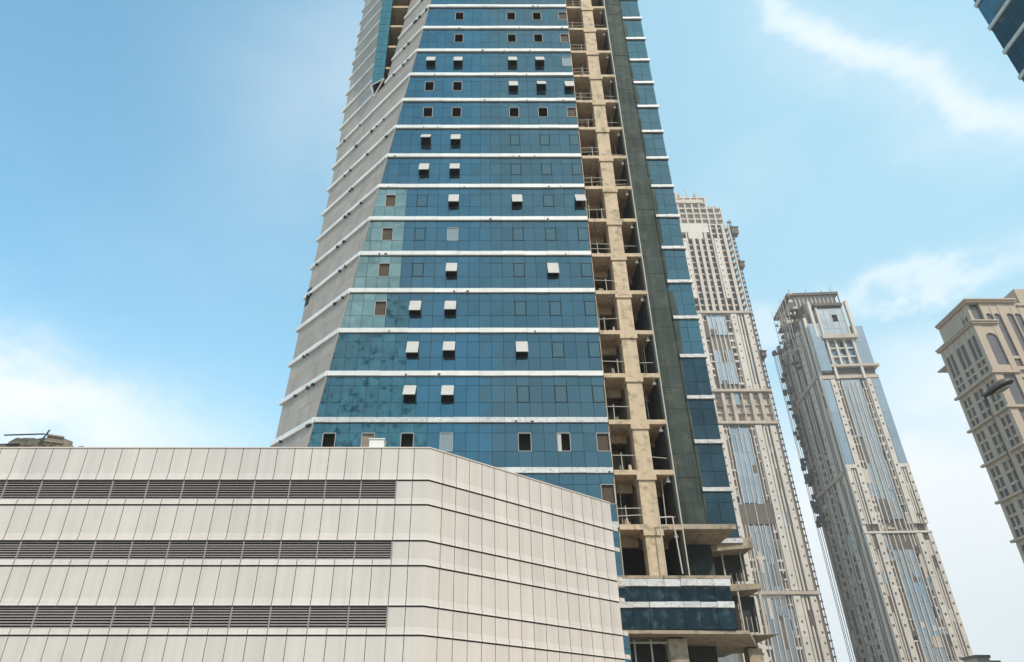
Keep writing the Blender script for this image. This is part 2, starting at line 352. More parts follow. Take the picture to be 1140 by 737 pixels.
hol = MB(); q = [ch(38.2, sl(38.2) - .75, .03), ch(38.2, sl(38.2) - .02, .03), ch(40.4, sl(40.4) - .02, .03), ch(40.4, sl(40.4) - .8, .03)]
hol.slab(q, (.05, .05, 0)); hol.build('missing_panel_opening', 'core', tower)
# glazed slot: teal glass prow and open brown floors beside it
gs = MB(); yg = 53.35
z = 68.6
while z < ZT - 1:
    for (xa, xb) in ((-13.12, -12.5), (-12.48, -11.85)):
        zz = z; 
        if z < 69: 
            gs.quad((xa, yg, 68.0 + (xa + 13.12) * .9), (xb, yg, 68.0 + (xb + 13.12) * .9), (xb, yg, z + 1.28), (xa, yg, z + 1.28))
        else: gs.quad((xa, yg + jit(.01), z), (xb, yg + jit(.01), z), (xb, yg + jit(.01), z + 1.28), (xa, yg + jit(.01), z + 1.28))
    gs.quad((-11.83, yg, z), (-11.83, yg + 3.8, z), (-11.83, yg + 3.8, z + 1.28), (-11.83, yg, z + 1.28))
    gs.quad((-13.14, yg + 3.8, z), (-13.14, yg, z), (-13.14, yg, z + 1.28), (-13.14, yg + 3.8, z + 1.28))
    z += 1.3333
gs.build('slot_glazing', 'glass_green', tower)
fr = MB(); fr.box(-13.1, -11.87, yg + .04, yg + .1, 68.5, ZT - .5)
fr.build('slot_mullion', 'frame_dark', tower)
for z in FL:
    if 67 < z < ZT - 4:
        so = MB(); so.box(-11.8, x0(z) - 3.2, 53.75, 57.2, z - .2, z + .15); so.build('slot_floor_slab', 'conc_in', tower)
br = MB(); B0 = Vector((-13.2, 53.2, 67.6)); B1 = Vector((-11.7, 53.0, 68.6)); B2 = Vector((-12.75, 53.4, 66.0))
for a, b in ((B0, B1), (B1, B2), (B2, B0)): br.beam(a, b, .12, .12)
br.build('slot_bracket', 'frame_white', tower)

# open concrete bay
for k, z in enumerate(FL):
    if z < 15: continue
    s_ = MB(); s_.box(9.42, 13.80, YF - .02, 54.0, z - .30, z + .06); s_.build('floor_slab', 'conc', tower)
    c_ = MB(); c_.box(11.05, 12.45, YF - .10, YF + 1.3, z - .72, z - .302); c_.build('column_head', 'conc', tower)
    b_ = MB(); b_.box(9.45, 11.1, 50.7, 51.0, z - .95, z - .305); b_.build('downstand_beam', 'conc', tower)
    b_ = MB(); b_.box(12.3, 13.55, 51.8, 52.1, z - .8, z - .305); b_.build('downstand_beam', 'conc_in', tower)
    r_ = MB(); y = YF + .14
    for dz in ((.55, 1.1) if random.random() < .75 else (1.1,)):
        r_.tube((9.45, y, z + dz + .14), (11.2, y + jit(.03), z + dz + .14 + jit(.08)), .032, 6)
        if random.random() < .5: r_.tube((12.3, y + .3, z + dz + .14), (13.6, y + .3, z + dz + .1 + jit(.1)), .03, 6)
    xx = random.uniform(9.9, 10.8); r_.tube((xx, y + .04, z + .14), (xx, y + .04, z + 1.45), .03, 6)
    r_.build('guard_rail', 'pipe', tower)
    if z < 100:
        l_ = MB(); l_.loft([(13.25, YF + .3, z - .75), (13.55, YF + .3, z - .75), (13.55, YF + .5, z - .75), (13.25, YF + .5, z - .75)], [(13.38, YF + .36, z - .302), (13.44, YF + .36, z - .302), (13.44, YF + .42, z - .302), (13.38, YF + .42, z - .302)])
        l_.build('corner_glint', 'frame_white', tower)  # pale wedge stands in for a bright light spot under the slab
sw = MB(); sw.box(13.62, 13.76, YF + .25, 53.2, 11.9, ZT - .6); sw.build('bay_end_wall', 'dark_net', tower)  # dark colour stands in for the shaded inside of the bay
for k, z in enumerate(FL):
    if z < 15 or z > 96: continue
    for i in range(random.choice((0, 1, 2))):
        xx = random.uniform(9.6, 10.9) if random.random() < .6 else random.uniform(12.6, 13.4); yy = random.uniform(49.2, 50.4)
        p = MB(); p.tube((xx, yy, z + .06), (xx + jit(.12), yy, z + 3.69), .035, 6); p.build('steel_prop', 'pipe', tower)
    for i in range(random.choice((1, 2, 2, 3))):
        xx = random.uniform(9.6, 10.7); w = random.uniform(.15, .5); p = MB(); hgt = random.uniform(.15, .7)
        p.loft([(xx, 48.75, z + .06), (xx + w, 48.7, z + .06), (xx + w, 49.3, z + .06), (xx, 49.3, z + .06)], [(xx + .05 + jit(.05), 48.8, z + hgt), (xx + w - .05, 48.75, z + hgt + jit(.1)), (xx + w - .06, 49.2, z + hgt), (xx + .06, 49.2, z + hgt + jit(.1))])
        p.build('site_debris', random.choice(('board', 'wood', 'conc_in', 'tarp')), tower)
    if random.random() < .45:
        xx = random.uniform(9.6, 10.6); p = MB(); n = 6; L_ = random.uniform(.6, 1.8)
        pts = [(xx + jit(.05) * i, YF + .05 + jit(.03), z - .3 - L_ * i / n) for i in range(n + 1)]
        for a_, b_ in zip(pts, pts[1:]): p.tube(a_, b_, .018, 5)
        p.build('hanging_cable', 'frame_dark', tower)
c_ = MB(); c_.box(11.15, 12.35, YF + .02, YF + 1.1, 11.86, ZT); c_.build('column', 'conc', tower)
w_ = MB()
for z in FL[:-1]:
    if z >= 15:
        w_.box(11.2, 11.5, YF + 1.15, 53.9, z + .07, z + 3.69); w_.box(9.5, 11.1, 52.3, 52.5, z + .07, z + random.choice((1.2, 2.2, 3.0)))         # cross wall behind the column
w_.build_each('cross_wall', 'wood', tower)
bkw = MB()
for z in FL[:-1]:
    if z >= 15: bkw.box(9.45, 13.6, 53.7, 53.95, z + .07, z + 3.69)
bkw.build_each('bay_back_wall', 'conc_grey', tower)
e_ = MB(); e_.box(9.36, 9.43, YF + .1, YF + .85, 11.5, ZT); e_.build('glazing_return', 'conc', tower)
p_ = MB(); p_.tube((13.82, YF - .02, 12), (13.82, YF - .02, ZT), .05, 8); p_.build('riser_pipe', 'pipe', tower)
# recessed green wall and the narrow glass strip to its right
gw = MB(); z = 8.5
while z < ZT - .1:
    zb = min(z + 2.0, ZT)
    for xa, xb in ((13.77, 15.4), (15.4, 17.0)): gw.box(xa + .008, xb - .008, 52.8 + jit(.02), 53.25, z + .012, zb - .012)
    z = zb
z = 16.0
while z < 96:
    h = random.uniform(3.0, 9); n = 14; xx = 17.1 + random.uniform(0, .3); xr = []
    for _ in range(n + 1): xx = min(17.6, max(17.03, xx + jit(.07))); xr.append(xx)
    ng = MB(); A = [(16.97, 52.72, z)] + [(xr[i], 52.715, z + h * i / n) for i in range(n + 1)] + [(16.97, 52.72, z + h)]
    ng.slab(A, (0, .018, 0)); ng.build('hanging_net', 'green', tower)
    z += h + random.choice((0.02, .5, 2.5))
gw.build('recessed_green_wall', 'green', tower)
st_ = MB(); st2 = MB()
for k, z in enumerate(FL[:-1]):
    if z < 15: continue
    for (xa, xb) in ((17.02, 18.16), (18.16, 19.28)):
        for (a, b) in ((.25, 1.5), (1.5, 2.97), (2.97, 3.75)): pane(st_ if z < 30 else st2, xa, xb, z + a, z + b, 52.75, False)
st_.build('strip_glazing', 'glass_strip', tower); st2.build('upper_strip_glazing', 'glass', tower)
sm = MB(); sm.box(17.0, 19.27, 52.80, 52.9, 15.5, ZT); sm.build('strip_backing', 'frame_dark', tower)
for z in FL:
    if z < 15: continue
    b = MB(); b.box(17.02, 18.15, 52.58, 52.79, z - .16, z + .16); b.box(18.16, 19.38, 52.56, 54.5, z - .16, z + .16); b.build('strip_band', 'band_foil' if z < 60 else 'band', tower)
# other sides
sd_ = MB(); sd_.box(19.0, 19.28, 53.0, 84.2, 15.6, ZT)
sd_.build('east_glazing', 'glass', tower)
sd_ = MB()
for i in range(len(FL) - 1):
    z = FL[i]; sd_.loft([(xl(z), YF + .731 * sl(z) + .1, z + .24), (xl(z) + .3, YF + .731 * sl(z) + .3, z + .24), (xl(z) + .3, 84, z + .24), (xl(z), 84, z + .24)],
                        [(xl(z + 3.76), YF + .731 * sl(z + 3.76) + .1, z + 3.76), (xl(z + 3.76) + .3, YF + .731 * sl(z + 3.76) + .3, z + 3.76), (xl(z + 3.76) + .3, 84, z + 3.76), (xl(z + 3.76), 84, z + 3.76)])
sd_.build('west_cladding', 'grey_clad', tower)
rf = MB(); rf.loft([(x0(ZT) , YF, ZT - .4), (13.7, YF, ZT - .4), (13.7, 52.7, ZT - .4), (19.3, 52.7, ZT - .4), (19.3, 84.3, ZT - .4), (-17.3, 84.3, ZT - .4), (-17.3, 69, ZT - .4)],
                   [(x0(ZT), YF, ZT + .6), (13.7, YF, ZT + .6), (13.7, 52.7, ZT + .6), (19.3, 52.7, ZT + .6), (19.3, 84.3, ZT + .6), (-17.3, 84.3, ZT + .6), (-17.3, 69, ZT + .6)])
rf.build('roof', 'roofing', tower)
# podium storeys below the bay
po = MB(); po.loft([(8.6, YF - .02, 15.15), (17.6, 52.0, 15.15), (19.4, 52.4, 15.15), (19.4, 54, 15.15), (8.6, 54, 15.15)], [(8.6, YF - .02, 15.20), (17.6, 52.0, 15.20), (19.4, 52.4, 15.20), (19.4, 54, 15.20), (8.6, 54, 15.20)])
po = MB(); po.box(13.81, 17.6, YF, 52.7, 15.25, 15.58); po.build('transfer_slab', 'conc_grey', tower)
pb = MB(); pb.box(8.7, 16.2, YF + .25, 53.2, 8.55, 11.6); pb.build('podium_wall', 'core', tower)
pt_ = MB(); pt_.box(8.6, 16.55, YF - .25, 53.2, 11.85, 12.05); pt_.build('podium_roof', 'conc_grey', tower)
for (za, zb) in ((11.38, 11.82), (10.02, 10.38)):
    b = MB(); x = 8.6
    while x < 16.4:
        xb = min(x + 1.12, 16.45); b.box(x + .01, xb - .01, YF - .28 + jit(.03), YF + .24, za + jit(.02), zb + jit(.02)); x = xb
    b.box(16.1, 16.46, YF + .25, 53.1, za, zb)
    b.build('podium_band', 'band_foil', tower)
pg = MB()
for i in range(7):
    for (za, zb) in ((8.7, 10.0), (10.4, 11.36)): pane(pg, 8.6 + i * 1.117, 8.6 + (i + 1) * 1.117, za, zb, YF - .05, False)
for (za, zb) in ((8.7, 9.95), (10.45, 11.25)):
    for j in range(4): pg.quad((16.42, YF + j * 1.15, za), (16.42, YF + j * 1.15 + 1.13, za), (16.42, YF + j * 1.15 + 1.13, zb), (16.42, YF + j * 1.15, zb))
pg.build('podium_glazing', 'glass_dark', tower)
so = MB(); so.loft([(8.5, YF - .15, 8.45), (17.2, YF + .1, 8.45), (20.3, 56.0, 8.2), (8.5, 60, 8.2)], [(8.5, YF - .15, 8.66), (17.2, YF + .1, 8.66), (20.3, 56, 8.66), (8.5, 60, 8.66)])
so.build('canopy_soffit', 'conc_grey', tower)
pc = MB(); pc.box(12.1, 13.3, 49.6, 50.8, 0, 8.3); pc.build('ground_column', 'conc_grey', tower)
pc = MB(); pc.box(18.6, 19.6, 53.5, 54.5, 0, 8.2); pc.build('ground_column', 'conc_grey', tower)
pw = MB(); pw.box(8.6, 12.1, 51.2, 51.5, 0, 8.2);  pw.build_each('ground_wall', 'core', tower)
gg = MB()
for i in range(4): gg.box(8.75 + i * 1.1, 8.86 + i * 1.1, 49.9, 50.02, 0, 8.3)
for zz in (2.0, 3.5, 5.0, 6.6, 8.1): gg.box(8.6, 12.1, 49.88, 49.99, zz - .06, zz + .06)
gg.build('mullion_frame', 'frame_white', tower)
g2 = MB()
for i in range(9): g2.box(13.7 + i * .5, 13.77 + i * .5, 55.5, 55.6, 0, 7.4)
for zz in (5.5, 6.4, 7.3): g2.box(13.7, 18.0, 55.45, 55.5, zz, zz + .1)
g2.build('metal_grille', 'brown', tower)
uf = MB()
for a, b in (((12.15, YF - .5, 12.1), (12.15, YF - .5, 15.9)), ((12.15, YF - .5, 15.9), (13.1, YF - .5, 15.95)), ((13.1, YF - .5, 15.95), (13.25, YF - .5, 12.1))): uf.tube(a, b, .05, 8)
uf.build('scaffold_frame', 'pipe', tower)
# projecting slabs at the right side
for (za, zb, xa, xb, ya) in ((14.75, 15.75, 16.6, 20.1, 52.9), (12.0, 12.6, 16.9, 20.5, 53.8), (8.75, 9.0, 14.5, 20.7, 52.8)):
    b = MB(); b.loft([(xa, ya, za), (xb, ya - .3, za + .25), (xb, 66, za + .25), (xa, 66, za)], [(xa, ya, zb), (xb, ya - .3, zb), (xb, 66, zb), (xa, 66, zb)]); b.build('projecting_slab', 'conc_grey', tower)
wl = MB(); wl.box(16.5, 20.0, 58, 58.3, 8.9, 15.3); wl.box(16.55, 18.75, 54.3, 54.5, 9.05, 11.9); wl.box(16.7, 18.9, 54.35, 54.5, 12.7, 14.7); wl.build_each('void_shade_backing', 'core', tower)  # dark boxes painted in for the shade inside the voids
for (xx, za, zb) in ((20.25, 9.0, 15.3), (20.35, 9.0, 12.2), (18.7, 9.0, 12.1), (18.0, 12.5, 15.4), (19.4, 12.5, 15.4)):
    b = MB(); b.tube((xx, 53.75, za), (xx, 53.75, zb), .065, 8); b.build('scaffold_pole', 'pipe', tower)
nt_ = MB(); nt_.box(18.9, 20.15, 54.6, 54.63, 9.4, 11.9); nt_.box(18.5, 20.0, 54.7, 54.73, 13.0, 15.2); nt_.build_each('safety_net', 'dark_net', tower)
nr = MB()
for i in range(4): nr.tube((18.8 + i * .35, 54.2, 9.0), (18.8 + i * .35, 54.2, 10.4), .03, 6); nr.tube((18.2 + i * .4, 54.2, 12.6), (18.2 + i * .4, 54.2, 13.5), .03, 6)
nr.build_each('baluster', 'pipe', tower)

# ------------------------------------------------------------------ parking garage in front
garage = thing('parking_garage', 'low pale panel clad parking garage with three long dark louvred openings', 'garage')
CX, CY = -3.05, 36.0
DIR = Vector((sin(R(49.5)), cos(R(49.5)), 0)); NRM = Vector((DIR.y, -DIR.x, 0))
LEN = 15.1; LVX = -4.76
mit = math.tan(R(40.5 / 2))                                     # the corner: the two faces meet at 40.5 degrees
def onL(x, d, z): return (x, CY - d, z)
def onR(t, d, z): p = Vector((CX, CY, 0)) + DIR * t + NRM * d; return (p.x, p.y, z)
PWG = .955; GAP = .016
rowsR = [(14.34, 16.2), (13.0, 14.34), (11.12, 13.0), (9.87, 11.12), (7.94, 9.87), (6.62, 7.94), (4.76, 6.62), (3.5, 4.76), (.1, 3.5)]
def prof(z0, z1):                                               # outward offset against height: flares to a drip lip at the foot
    hh = min(.42, (z1 - z0) * .3)
    return [(z1 - .012, 0.0), (z0 + hh, 0.0), (z0 + .12, .045), (z0 + .055, .075), (z0 + .055, 0.0)]
for ri, (z0, z1) in enumerate(rowsR):
    lou = ri in (1, 3, 5)                                       # rows that hold the louvres on the left face
    mb = MB()
    def strip(fn, a, b, pf, ma=0.0, mb_=0.0):
        n = len(pf)
        A = [fn(a + ma * d, d, z) for z, d in pf]; B = [fn(b + mb_ * d, d, z) for z, d in pf]
        mb.add(A + B, [(i, i + 1, n + i + 1, n + i) for i in range(n - 1)])
    pf = prof(z0, z1)
    # left face
    if lou:
        x = LVX
        while x > -45: 
            lo_pf = [(z0 + .34, 0.0), (z0 + .1, .03), (z0 + .055, .075), (z0 + .055, 0)]
            strip(onL, x - PWG + GAP, x - GAP, lo_pf); x -= PWG
        strip(onL, LVX + GAP, -3.9 - GAP, pf); strip(onL, -3.9 + GAP, CX, pf, 0, mit)
    else:
        strip(onL, -3.9 + GAP, CX, pf, 0, mit); strip(onL, LVX + GAP, -3.9 - GAP, pf)
        x = LVX
        while x > -45: strip(onL, x - PWG + GAP, x - GAP, pf); x -= PWG
    # right face
    t = 0.0; first = True
    w = LEN / 16
    for i in range(16):
        a = .0 if i == 0 else i * w + GAP; strip(onR, a, (i + 1) * w - GAP, pf, -mit if i == 0 else 0, 0)
    mb.build('wall_panels', 'panel', garage)
    if ri < 8:                                                   # lip that runs on past the end of the wall
        e = MB(); e.loft([onR(LEN, .0, z0 + .05), onR(LEN + .42, .0, z0 + .05), onR(LEN + .42, .09, z0 + .05), onR(LEN, .09, z0 + .05)],
                         [onR(LEN, .0, z0 + .30), onR(LEN + .42, .0, z0 + .30), onR(LEN + .42, .07, z0 + .30), onR(LEN, .07, z0 + .30)])
        e.build('ledge_end', 'coping', garage)
bk = MB()                                                       # dark backing seen in the joints
def bquad(fn, a, b, d, z0, z1): bk.quad(fn(a, d, z0), fn(b, d, z0), fn(b, d, z1), fn(a, d, z1))
bk.slab([onL(LVX, -.05, 0.0), onL(CX, -.05, 0.0), onL(CX, -.05, 16.1), onL(LVX, -.05, 16.1)], (0, .2, 0))
bk.slab([onR(0, -.05, 0.0), onR(LEN, -.05, 0.0), onR(LEN, -.05, 16.1), onR(0, -.05, 16.1)], tuple(-NRM * .2))
for (za, zb) in ((14.30, 16.1), (11.08, 13.32), (7.9, 10.19), (0, 6.94)): bk.slab([onL(-45, -.05, za), onL(LVX, -.05, za), onL(LVX, -.05, zb), onL(-45, -.05, zb)], (0, .2, 0))
bk.build('backing_wall', 'joint', garage)
for ri in (1, 3, 5):
    z0, z1 = rowsR[ri]; za, zb = z0 + .33, z1 + .03
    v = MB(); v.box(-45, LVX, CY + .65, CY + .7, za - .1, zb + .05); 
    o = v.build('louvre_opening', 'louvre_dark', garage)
    s_ = MB(); n = 8
    for i in range(n):
        z = za + (i + .5) * (zb - za) / n + jit(.008); s_.loft([(-45, CY + .02, z - .05), (-45, CY + .02, z - .02), (-45, CY + .13, z + .045), (-45, CY + .13, z + .015)], [(LVX - .05, CY + .02, z - .05), (LVX - .05, CY + .02, z - .02), (LVX - .05, CY + .13, z + .045), (LVX - .05, CY + .13, z + .015)])
    s_.build('louvre_slats', 'louvre', o)
    p = MB(); x = LVX
    while x > -45: p.box(x - .03, x + .03, CY - .005, CY + .15, za, zb); x -= PWG * 2
    p.box(LVX - .05, LVX, CY - .01, CY + .7, za, zb)
    p.build_each('louvre_post', 'louvre', o)
    h_ = MB(); h_.box(-45, LVX, CY + .0, CY + .65, zb + .003, zb + .03); h_.box(-45, LVX, CY + .005, CY + .65, za - .03, za - .003); h_.build('louvre_reveal', 'louvre', o)
cp = MB()
A = [onL(-45, .04, 16.2), onL(CX + mit * .04, .04, 16.2), onR(LEN, .04, 16.2), onR(LEN, -.6, 16.2), onL(CX - mit * .6, -.6, 16.2), onL(-45, -.6, 16.2)]
cp.loft(A[:2] + [A[4], A[5]], [(p[0], p[1], 16.27) for p in A[:2] + [A[4], A[5]]]); cp.loft([A[1], A[2], A[3], A[4]], [(p[0], p[1], 16.27) for p in (A[1], A[2], A[3], A[4])])
cp.build('coping', 'coping', garage)
E1 = onR(LEN, -.1, 0)
rf = MB(); P = [(-45, CY + .2), (CX - .1, CY + .2), (E1[0], E1[1]), (E1[0] - .3, 48.0), (-45, 48.0)]
rf.loft([(x, y, 15.8) for x, y in P], [(x, y, 16.12) for x, y in P]); rf.build('roof', 'roofing', garage)
bw = MB(); bw.box(-45, E1[0] - .3, 47.7, 47.9, 0, 15.8); bw.box(-45, -44.8, CY + .3, 47.7, 0, 15.8); bw.loft([(E1[0] - .3, E1[1] + .1, 0), (E1[0], E1[1], 0), (E1[0] - .3, 47.9, 0), (E1[0] - .5, 47.9, 0)], [(E1[0] - .3, E1[1] + .1, 15.8), (E1[0], E1[1], 15.8), (E1[0] - .3, 47.9, 15.8), (E1[0] - .5, 47.9, 15.8)])
bw.build_each('rear_wall', 'coping', garage)

# things on the garage roof
bx = thing('equipment_cabinet', 'small white box standing on the garage roof edge below the grey tower corner', 'cabinet')
b = MB(); b.box(-6.55, -5.72, 36.65, 37.3, 16.1, 17.0); b.build('cabinet_body', 'white_box', bx)
b = MB(); b.box(-6.6, -5.67, 36.6, 37.35, 17.003, 17.06); b.build('cabinet_lid', 'white_box', bx)
pk = thing('plank_stack', 'low stack of weathered planks lying on the garage roof at far left', 'planks')
for i in range(7):
    b = MB(); zz = 16.28 + (i // 2) * .11; yy = 36.75 + (i % 2) * .32
    b.beam((-27.5 + jit(.25), yy, zz + jit(.01)), (-23.6 + jit(.4), yy + jit(.1), zz + jit(.02)), .28, .09); b.build('plank', 'wood', pk)
tp = MB()
ring = []
for i in range(13):
    x = -27.0 + i * .235; r_ = []
    for j in range(7):
        a = pi * j / 6; r_.append((x + jit(.04), 37.0 - cos(a) * .42 * (1 + jit(.15)), 16.62 + sin(a) * (.58 + jit(.07)) * (1 if 0 < i < 12 else .7)))
    ring.append(r_)
vv = [p for r_ in ring for p in r_]
tp.add(vv, [(i * 7 + j, i * 7 + j + 1, (i + 1) * 7 + j + 1, (i + 1) * 7 + j) for i in range(12) for j in range(6)] + [tuple(range(7)), tuple(range(84, 91))] + [(0, 84, 90, 6)])
tp = tp.build('tarpaulin_bundle', 'tarp', smooth=False); tp['label'] = 'olive tarpaulin bundle lying on top of the plank stack on the garage roof'; tp['category'] = 'bundle'
rb = thing('crate', 'tilted rusty brown crate beside the tarpaulin bundle on the garage roof', 'crate')
b = MB()
b.loft([(-24.95, 36.6, 16.62), (-23.75, 36.65, 16.62), (-23.75, 37.5, 16.62), (-24.95, 37.5, 16.62)], [(-24.85, 36.6, 17.22), (-23.9, 36.6, 17.06), (-23.85, 37.45, 17.2), (-24.7, 37.5, 17.4)]); b.build('crate_body', 'wood', rb)
b = MB(); b.beam((-24.98, 36.55, 16.9), (-23.8, 36.56, 16.75), .06, .1); b.beam((-24.95, 36.54, 17.26), (-23.85, 36.54, 17.09), .06, .09); b.build('crate_batten', 'wood', rb)
for (a, b_, lab) in (((-27.25, 36.5, 17.2), (-25.0, 36.5, 17.27), 'long dark scaffold tube laid across the top of the tarpaulin bundle'),
                     ((-27.6, 36.5, 16.62), (-26.2, 36.5, 16.68), 'short scaffold tube sticking out low from the plank stack at far left'),
                     ((-25.1, 36.45, 16.6), (-24.75, 36.45, 17.5), 'upright leaning tube poking above the brown crate on the garage roof')):
    t = MB(); t.tube(a, b_, .045, 8); o = t.build('scaffold_tube', 'frame_dark'); o['label'] = lab; o['category'] = 'tube'; o['group'] = 'scaffold tubes on the garage roof'
sb = MB(); sb.loft([(-23.4, 36.6, 16.2), (-22.2, 36.6, 16.2), (-22.2, 37.2, 16.2), (-23.4, 37.2, 16.2)], [(-23.0, 36.75, 16.62), (-22.75, 36.75, 16.66), (-22.7, 37.0, 16.62), (-23.0, 37.0, 16.62)])
o = sb.build('rubble_heap', 'rust'); o['label'] = 'small brown rubble heap right of the plank stack on the garage roof'; o['category'] = 'rubble'

# ------------------------------------------------------------------ far towers
def frame(ox, oy, rot):
    c, s = cos(rot), sin(rot)
    return lambda u, d, z: (ox + u * c - d * s, oy + u * s + d * c, z)
def pier(T, root, u0, u1, z0, z1, d0, d1, m, dots=0, fh=4.0, name='dotted_pier', slope=1):
    mb = MB(T); z = z0
    while z < z1 - .01:
        zb = min(z + fh * 2, z1); mb.box(u0, u1, d0 + jit(.05), d1, z + .03, zb - .03); z = zb
    o = mb.build(name, m, root)
    if dots:
        dm = MB(T); z = z0 + fh * .5; uc = (u0 + u1) / 2 + (0 if dots == 1 else .5)
        while z < z1 - 1:
            if random.random() < .9: dm.box(uc - .33, uc + .33, d0 - .12, d0 + .1, z - .4, z + .4)
            z += fh * (1 if dots == 1 else 1)
        dm.build('port_hole', 'brown', o)
    return o
def balconies(T, root, u0, u1, z0, z1, d0, side, fh=4.0):
    z = z0
    while z < z1:
        if random.random() < .14: z += fh; continue
        mb = MB(T); wv = (u1 - u0) * random.uniform(.5, .95)
        a, b = (u0, u0 + wv) if side < 0 else (u1 - wv, u1)
        mb.box(a, b, d0 + .05, 1.3, z + jit(.3), z + random.uniform(.5, 1.2))
        if random.random() < .5: mb.box((a + b) / 2 - .2, (a + b) / 2 + .2, d0 + .6, 1.3, z + .752, z + fh)
        mb.build('balcony', 'beige', root); z += fh
def glaze(T, root, u0, u1, z0, z1, d, m='far_glass', n=2, fh=4.0, mull_=True):
    mb = MB(T); w = (u1 - u0) / n; z = z0
    while z < z1 - .1:
        zb = min(z + fh * 3, z1)
        for i in range(n):
            if n == 1 or random.random() < .92: mb.box(u0 + i * w + .12, u0 + (i + 1) * w - .12, d + jit(.06), d + .5, z + .04, zb - .04)
        z = zb
    o = mb.build('glazing', m, root)
    if mull_:
        k = MB(T)
        for i in range(n + 1): k.box(u0 + i * w - .12, u0 + i * w + .12, d - .15, d + .6, z0, z1)
        k.build('mullion', 'beige', o)
    return o
def openfloors(T, root, W, D, z0, z1, m='peach', fh=4.0, cols=6, th=.7):
    z = z0
    while z < z1 - .5:
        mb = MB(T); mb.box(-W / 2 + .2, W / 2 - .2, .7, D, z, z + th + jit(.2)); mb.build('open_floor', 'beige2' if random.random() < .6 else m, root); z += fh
    for i in range(cols + 1):
        u = -W / 2 + .4 + (W - .8) * i / cols; mb = MB(T); w = random.choice((.35, .5, .8)); mb.box(u - w, u + w, -.25, .6, z0, z1); mb.build('open_floor_column', m, root)
    for u in (-W / 2 + .1, W / 2 - .1):
        mb = MB(T)
        for j in range(1, 6): mb.box(u - .4, u + .4, D * j / 6, D * j / 6 + .8, z0, z1)
        mb.build_each('side_column', m, root)
    vo = MB(T); vo.box(-W / 2 + 1.6, W / 2 - 1.6, 1.8, D - 1.5, z0, z1); vo.build('open_floor_core', 'dark_void', root)

def patches(T, root, us, z0, z1, n, d):
    for i in range(n):
        a, b = random.choice(us); z = random.uniform(z0, z1); h = random.choice((1.5, 2, 3.5, 4, 6, 9)); w = (b - a) * random.uniform(.3, .95); u = random.uniform(a, b - w)
        mb = MB(T); mb.box(u, u + w, d + jit(.08), d + .6, z, z + h); mb.build('raw_panel', random.choice(('brown', 'brown', 'peach', 'far_glass', 'far_glass2', 'beige2', 'dark_void')), root)
def ribs(T, root, us, z0, z1, d):
    for u in us:
        mb = MB(T); z = z0
        while z < z1:
            zb = min(z1, z + random.uniform(12, 40)); mb.box(u - .16, u + .16, d + jit(.05), 1.4, z, zb - random.choice((.1, .1, 4))); z = zb
        mb.build('rib', 'beige', root)
# --- the tall one behind the glass tower
t2 = thing('skeleton_tower', 'very tall unfinished beige tower with bare top floors, right behind the blue glass tower', 'tower')
T = frame(119, 300, 0); W2 = 37.0; D2 = 38.0
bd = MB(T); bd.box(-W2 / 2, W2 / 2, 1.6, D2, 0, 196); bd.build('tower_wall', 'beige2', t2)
sects = [(2, 58), (60, 134), (152, 197)]
for sgn in (-1, 1):
    def U(a, b): return (a, b) if sgn > 0 else (-b, -a)
    for i, (za, zb) in enumerate(sects):
        pier(T, t2, *U(7.6, 10.6), za, zb, -.5, 1.7, 'beige', 1)
        pier(T, t2, *U(11.2, 12.2), za, zb, 0, 1.7, 'beige', 0, name='slim_pier'); pier(T, t2, *U(13.0, 13.7), za, zb, .1, 1.7, 'beige', 0, name='slim_pier')
        pier(T, t2, *U(14.6, 17.2), za, zb, -.3, 1.7, 'beige', 2)
        balconies(T, t2, *U(4.6, 7.5), za, zb, .2, sgn)
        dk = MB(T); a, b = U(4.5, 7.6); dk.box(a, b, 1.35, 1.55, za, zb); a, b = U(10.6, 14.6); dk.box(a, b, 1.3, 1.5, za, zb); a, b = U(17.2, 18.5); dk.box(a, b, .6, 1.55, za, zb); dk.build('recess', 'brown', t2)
for (za, zb, m, n) in ((2, 57, 'far_glass2', 4), (60, 87, 'far_glass', 6), (97, 133, 'far_glass', 2), (156, 175, 'far_glass', 3), (184, 197, 'far_glass', 4)):
    glaze(T, t2, -4.4, 4.4, za, zb, .4, m, n)
fr_ = MB(T); fr_.box(-4.8, 4.8, .1, 1.7, 57, 59.5); fr_.build('glazing_head', 'beige', t2)
pf = MB(T)
for (a, b) in ((-14.3, -13.8), (-12.9, -12.3), (-7.4, -4.6), (-4.3, -.4), (.4, 4.3), (4.6, 7.4), (12.3, 12.9), (13.8, 14.3)): pf.box(a, b, -.05, 1.5, 87.6, 96.4)
pf.build_each('plant_floor_opening', 'brown', t2)
openfloors(T, t2, W2, D2, 136, 151, 'beige2', 4.4, 8, .4)
for z in (58.4, 134.6, 151.4, 196.5):
    r_ = MB(T); r_.box(-W2 / 2 - .5, W2 / 2 + .5, -1.0, D2 + .4, z, z + 1.3); r_.build('ledge_band', 'beige2', t2)
patches(T, t2, [(-4.2, -.3), (.3, 4.2), (-7.4, -4.8), (4.8, 7.4), (10.7, 14.4), (-14.4, -10.7)], 40, 188, 54, .15)
ribs(T, t2, (-7.3, -6.0, -4.6, -2.2, 0, 2.2, 4.6, 6.0, 7.3), 2, 134, .0); ribs(T, t2, (-7.3, -4.6, -2.2, 0, 2.2, 4.6, 7.3), 152, 196, .0)
openfloors(T, t2, W2 - 1, D2, 198, 256, 'peach', 4.0, 10)
for sgn in (-1, 1):
    for a, b in ((7.6, 10.0),): 
        a, b = (a, b) if sgn > 0 else (-b, -a); pier(T, t2, a, b, 206, 246, -.6, .5, 'beige', 1)
